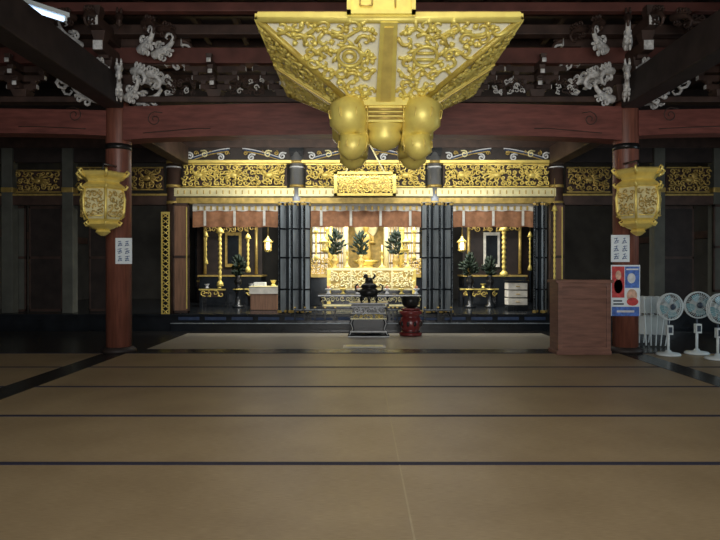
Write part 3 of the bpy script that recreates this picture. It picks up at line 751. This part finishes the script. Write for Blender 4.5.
mb.box(x0,x1,d,d+.3,0.002,.02,WCL); mb.box(x0+.05,x1-.05,d+.05,d+.25,.02,.03,GOLDL); mb.done(.004)
# ---------------------------------------------------------------- fans
def fan(px,d,hz,r,yaw,m=PLAS):
    mb=MB('pedestal_fan'); x=mx(px,d)
    R=Matrix.Translation((x,d,hz))@Matrix.Rotation(yaw,4,'Z')
    zf=0.006
    mb.lathe([(.19,.0),(.2,.015),(.18,.04),(.06,.055),(.035,.09)],(x,d,zf),m,28)
    mb.lathe([(.022,0),(.022,hz*.45)],(x,d,zf+.08),m,12); mb.lathe([(.014,0),(.014,hz-.2)],(x,d,zf+.1),PLASD,10)
    mb.cbox((x,d-.03,zf+hz*.52),(.10,.07,.16),m)
    mb.cbox((x,d-.07,zf+hz*.52),(.06,.012,.1),PLASD)
    A=R@Matrix.Rotation(math.pi/2,4,'X')
    mb.lathe([(.03,-.16),(.07,-.14),(.08,-.06),(.07,.0),(.03,.02)],(0,0,0),m,18,M=A)
    mb.cbox((0,.06,-.09),(.06,.08,.1),m,M=R)
    for k in range(4):
        B=A@Matrix.Rotation(k*math.pi/2+.3,4,'Z'); vs=[];fs=[]
        for i in range(7):
            t=i/6; rr=.04+(r*.86-.04)*t; wd=.35+.5*math.sin(math.pi*min(1,t*.75+.1))
            for q in (-1,1):
                a=q*wd*.6; vs.append((rr*math.cos(a),rr*math.sin(a),.045+q*.022))
        for i in range(6): fs.append((2*i,2*i+2,2*i+3,2*i+1))
        mb.add(vs,fs,PLAS2,True,B)
    mb.lathe([(.045,.03),(.045,.06),(.02,.075)],(0,0,0),m,16,M=A)
    for (rr,z) in ((r,.045),(r*.98,.075),(r*.98,.01)):
        mb.tube([(rr*math.cos(t*math.pi/14),rr*math.sin(t*math.pi/14),z) for t in range(28)],.008,m,5,closed=True,M=A)
    for rr,z in ((r*.66,.105),(r*.36,.115)):
        mb.tube([(rr*math.cos(t*math.pi/12),rr*math.sin(t*math.pi/12),z) for t in range(24)],.003,m,4,closed=True,M=A)
    for k in range(36):
        a=k*math.pi/18; c_,s_=math.cos(a),math.sin(a)
        mb.tube([(.05*c_,.05*s_,.115),(r*.6*c_,r*.6*s_,.108),(r*.9*c_,r*.9*s_,.085),(r*c_,r*s_,.045)],.003,m,4,M=A)
        mb.tube([(.07*c_,.07*s_,-.02),(r*.6*c_,r*.6*s_,-.015),(r*.98*c_,r*.98*s_,.01),(r*c_,r*s_,.045)],.003,m,4,M=A)
    mb.lathe([(.05,.11),(.05,.122),(.02,.13)],(0,0,0),PLASD,16,M=A)
    mb.done()
fan(668.5,10.15,.83,.225,.15); fan(697,10.3,.85,.225,-.1); fan(718,9.7,.83,.24,.25)
mb=MB('stacked_folding_chairs')
for k in range(5):
    x=mx(638,11.4)+k*.09
    M=Matrix.Translation((x,11.4,0.03))@Matrix.Rotation(.05*(k-1),4,'Y')@Matrix.Rotation(.35,4,'Z')
    for yy in (-.2,.2):
        mb.tube([(0,yy,.0),(0,yy,.9)],.013,PLAS,6,M=M)
    mb.tube([(0,-.2,.9),(0,.2,.9)],.013,PLAS,6,M=M)
    mb.box(-.015,.015,-.19,.19,.6,.88,PLAS,M); mb.box(.0,.03,-.19,.19,.2,.55,PLAS,M)
mb.done(.004)
mb=MB('flare_standin_lamp'); M=Matrix.Translation((-4.5,8.2,5.05))@Matrix.Rotation(.9,4,'Z')  # added lamp, stands in for a bluish reflection flare at upper left
mb.box(-.5,.5,-.08,.08,0,.06,PLAS,M); mb.tube([(-.45,0,-.03),(.45,0,-.03)],.03,TUBEL,10,M=M)
for s in (-.47,.47): mb.cbox((s,0,-.02),(.03,.08,.07),PLAS,M)
mb.tube([(0,0,.06),(0,0,.74)],.012,PLAS,6,M=M); mb.done()
# ---------------------------------------------------------------- lights
def area(name,loc,target,sx,sy,power,col):
    l=bpy.data.lights.new(name,'AREA'); l.shape='RECTANGLE'; l.size=sx; l.size_y=sy; l.energy=power; l.color=col
    o=bpy.data.objects.new(name,l); o.location=loc; o.rotation_euler=(Vector(target)-Vector(loc)).to_track_quat('-Z','Y').to_euler(); sc.collection.objects.link(o); return o
area('entrance_daylight',(.4,-2.6,1.9),(.3,9,1.9),5.0,2.4,450,(1,.98,.94))
area('nave_light',(.3,5.4,5.6),(.3,5.7,0),2.4,2,85,(1,.96,.88))
area('transom_light',(.1,12.4,4.2),(.1,14.6,3.4),7.5,.3,100,(1,.96,.85))
area('sanctum_light',(.15,15.5,3.9),(.15,17.5,1.4),6.5,.6,330,(1,.97,.88))
area('sanctum_front_light',(.15,14.95,2.9),(.15,16.5,.9),6.5,.3,75,(1,.97,.92))
area('altar_apron_light',(.15,14.0,3.6),(.15,12.4,.0),6,.3,50,(.92,.95,1))
area('side_daylight',(9.2,9.3,1.6),(6,10.5,.8),1.6,1.8,40,(.70,.88,1))
w=bpy.data.worlds.new('World'); sc.world=w; w.use_nodes=True
w.node_tree.nodes['Background'].inputs[0].default_value=(.45,.55,.7,1); w.node_tree.nodes['Background'].inputs[1].default_value=.17
# ---------------------------------------------------------------- camera
cam=bpy.data.cameras.new('camera'); co=bpy.data.objects.new('camera',cam); sc.collection.objects.link(co)
cam.sensor_width=36; cam.lens=30; co.location=(0,0,H); co.rotation_euler=(math.radians(90-.29),0,0); sc.camera=co
sc.view_settings.view_transform='Standard'
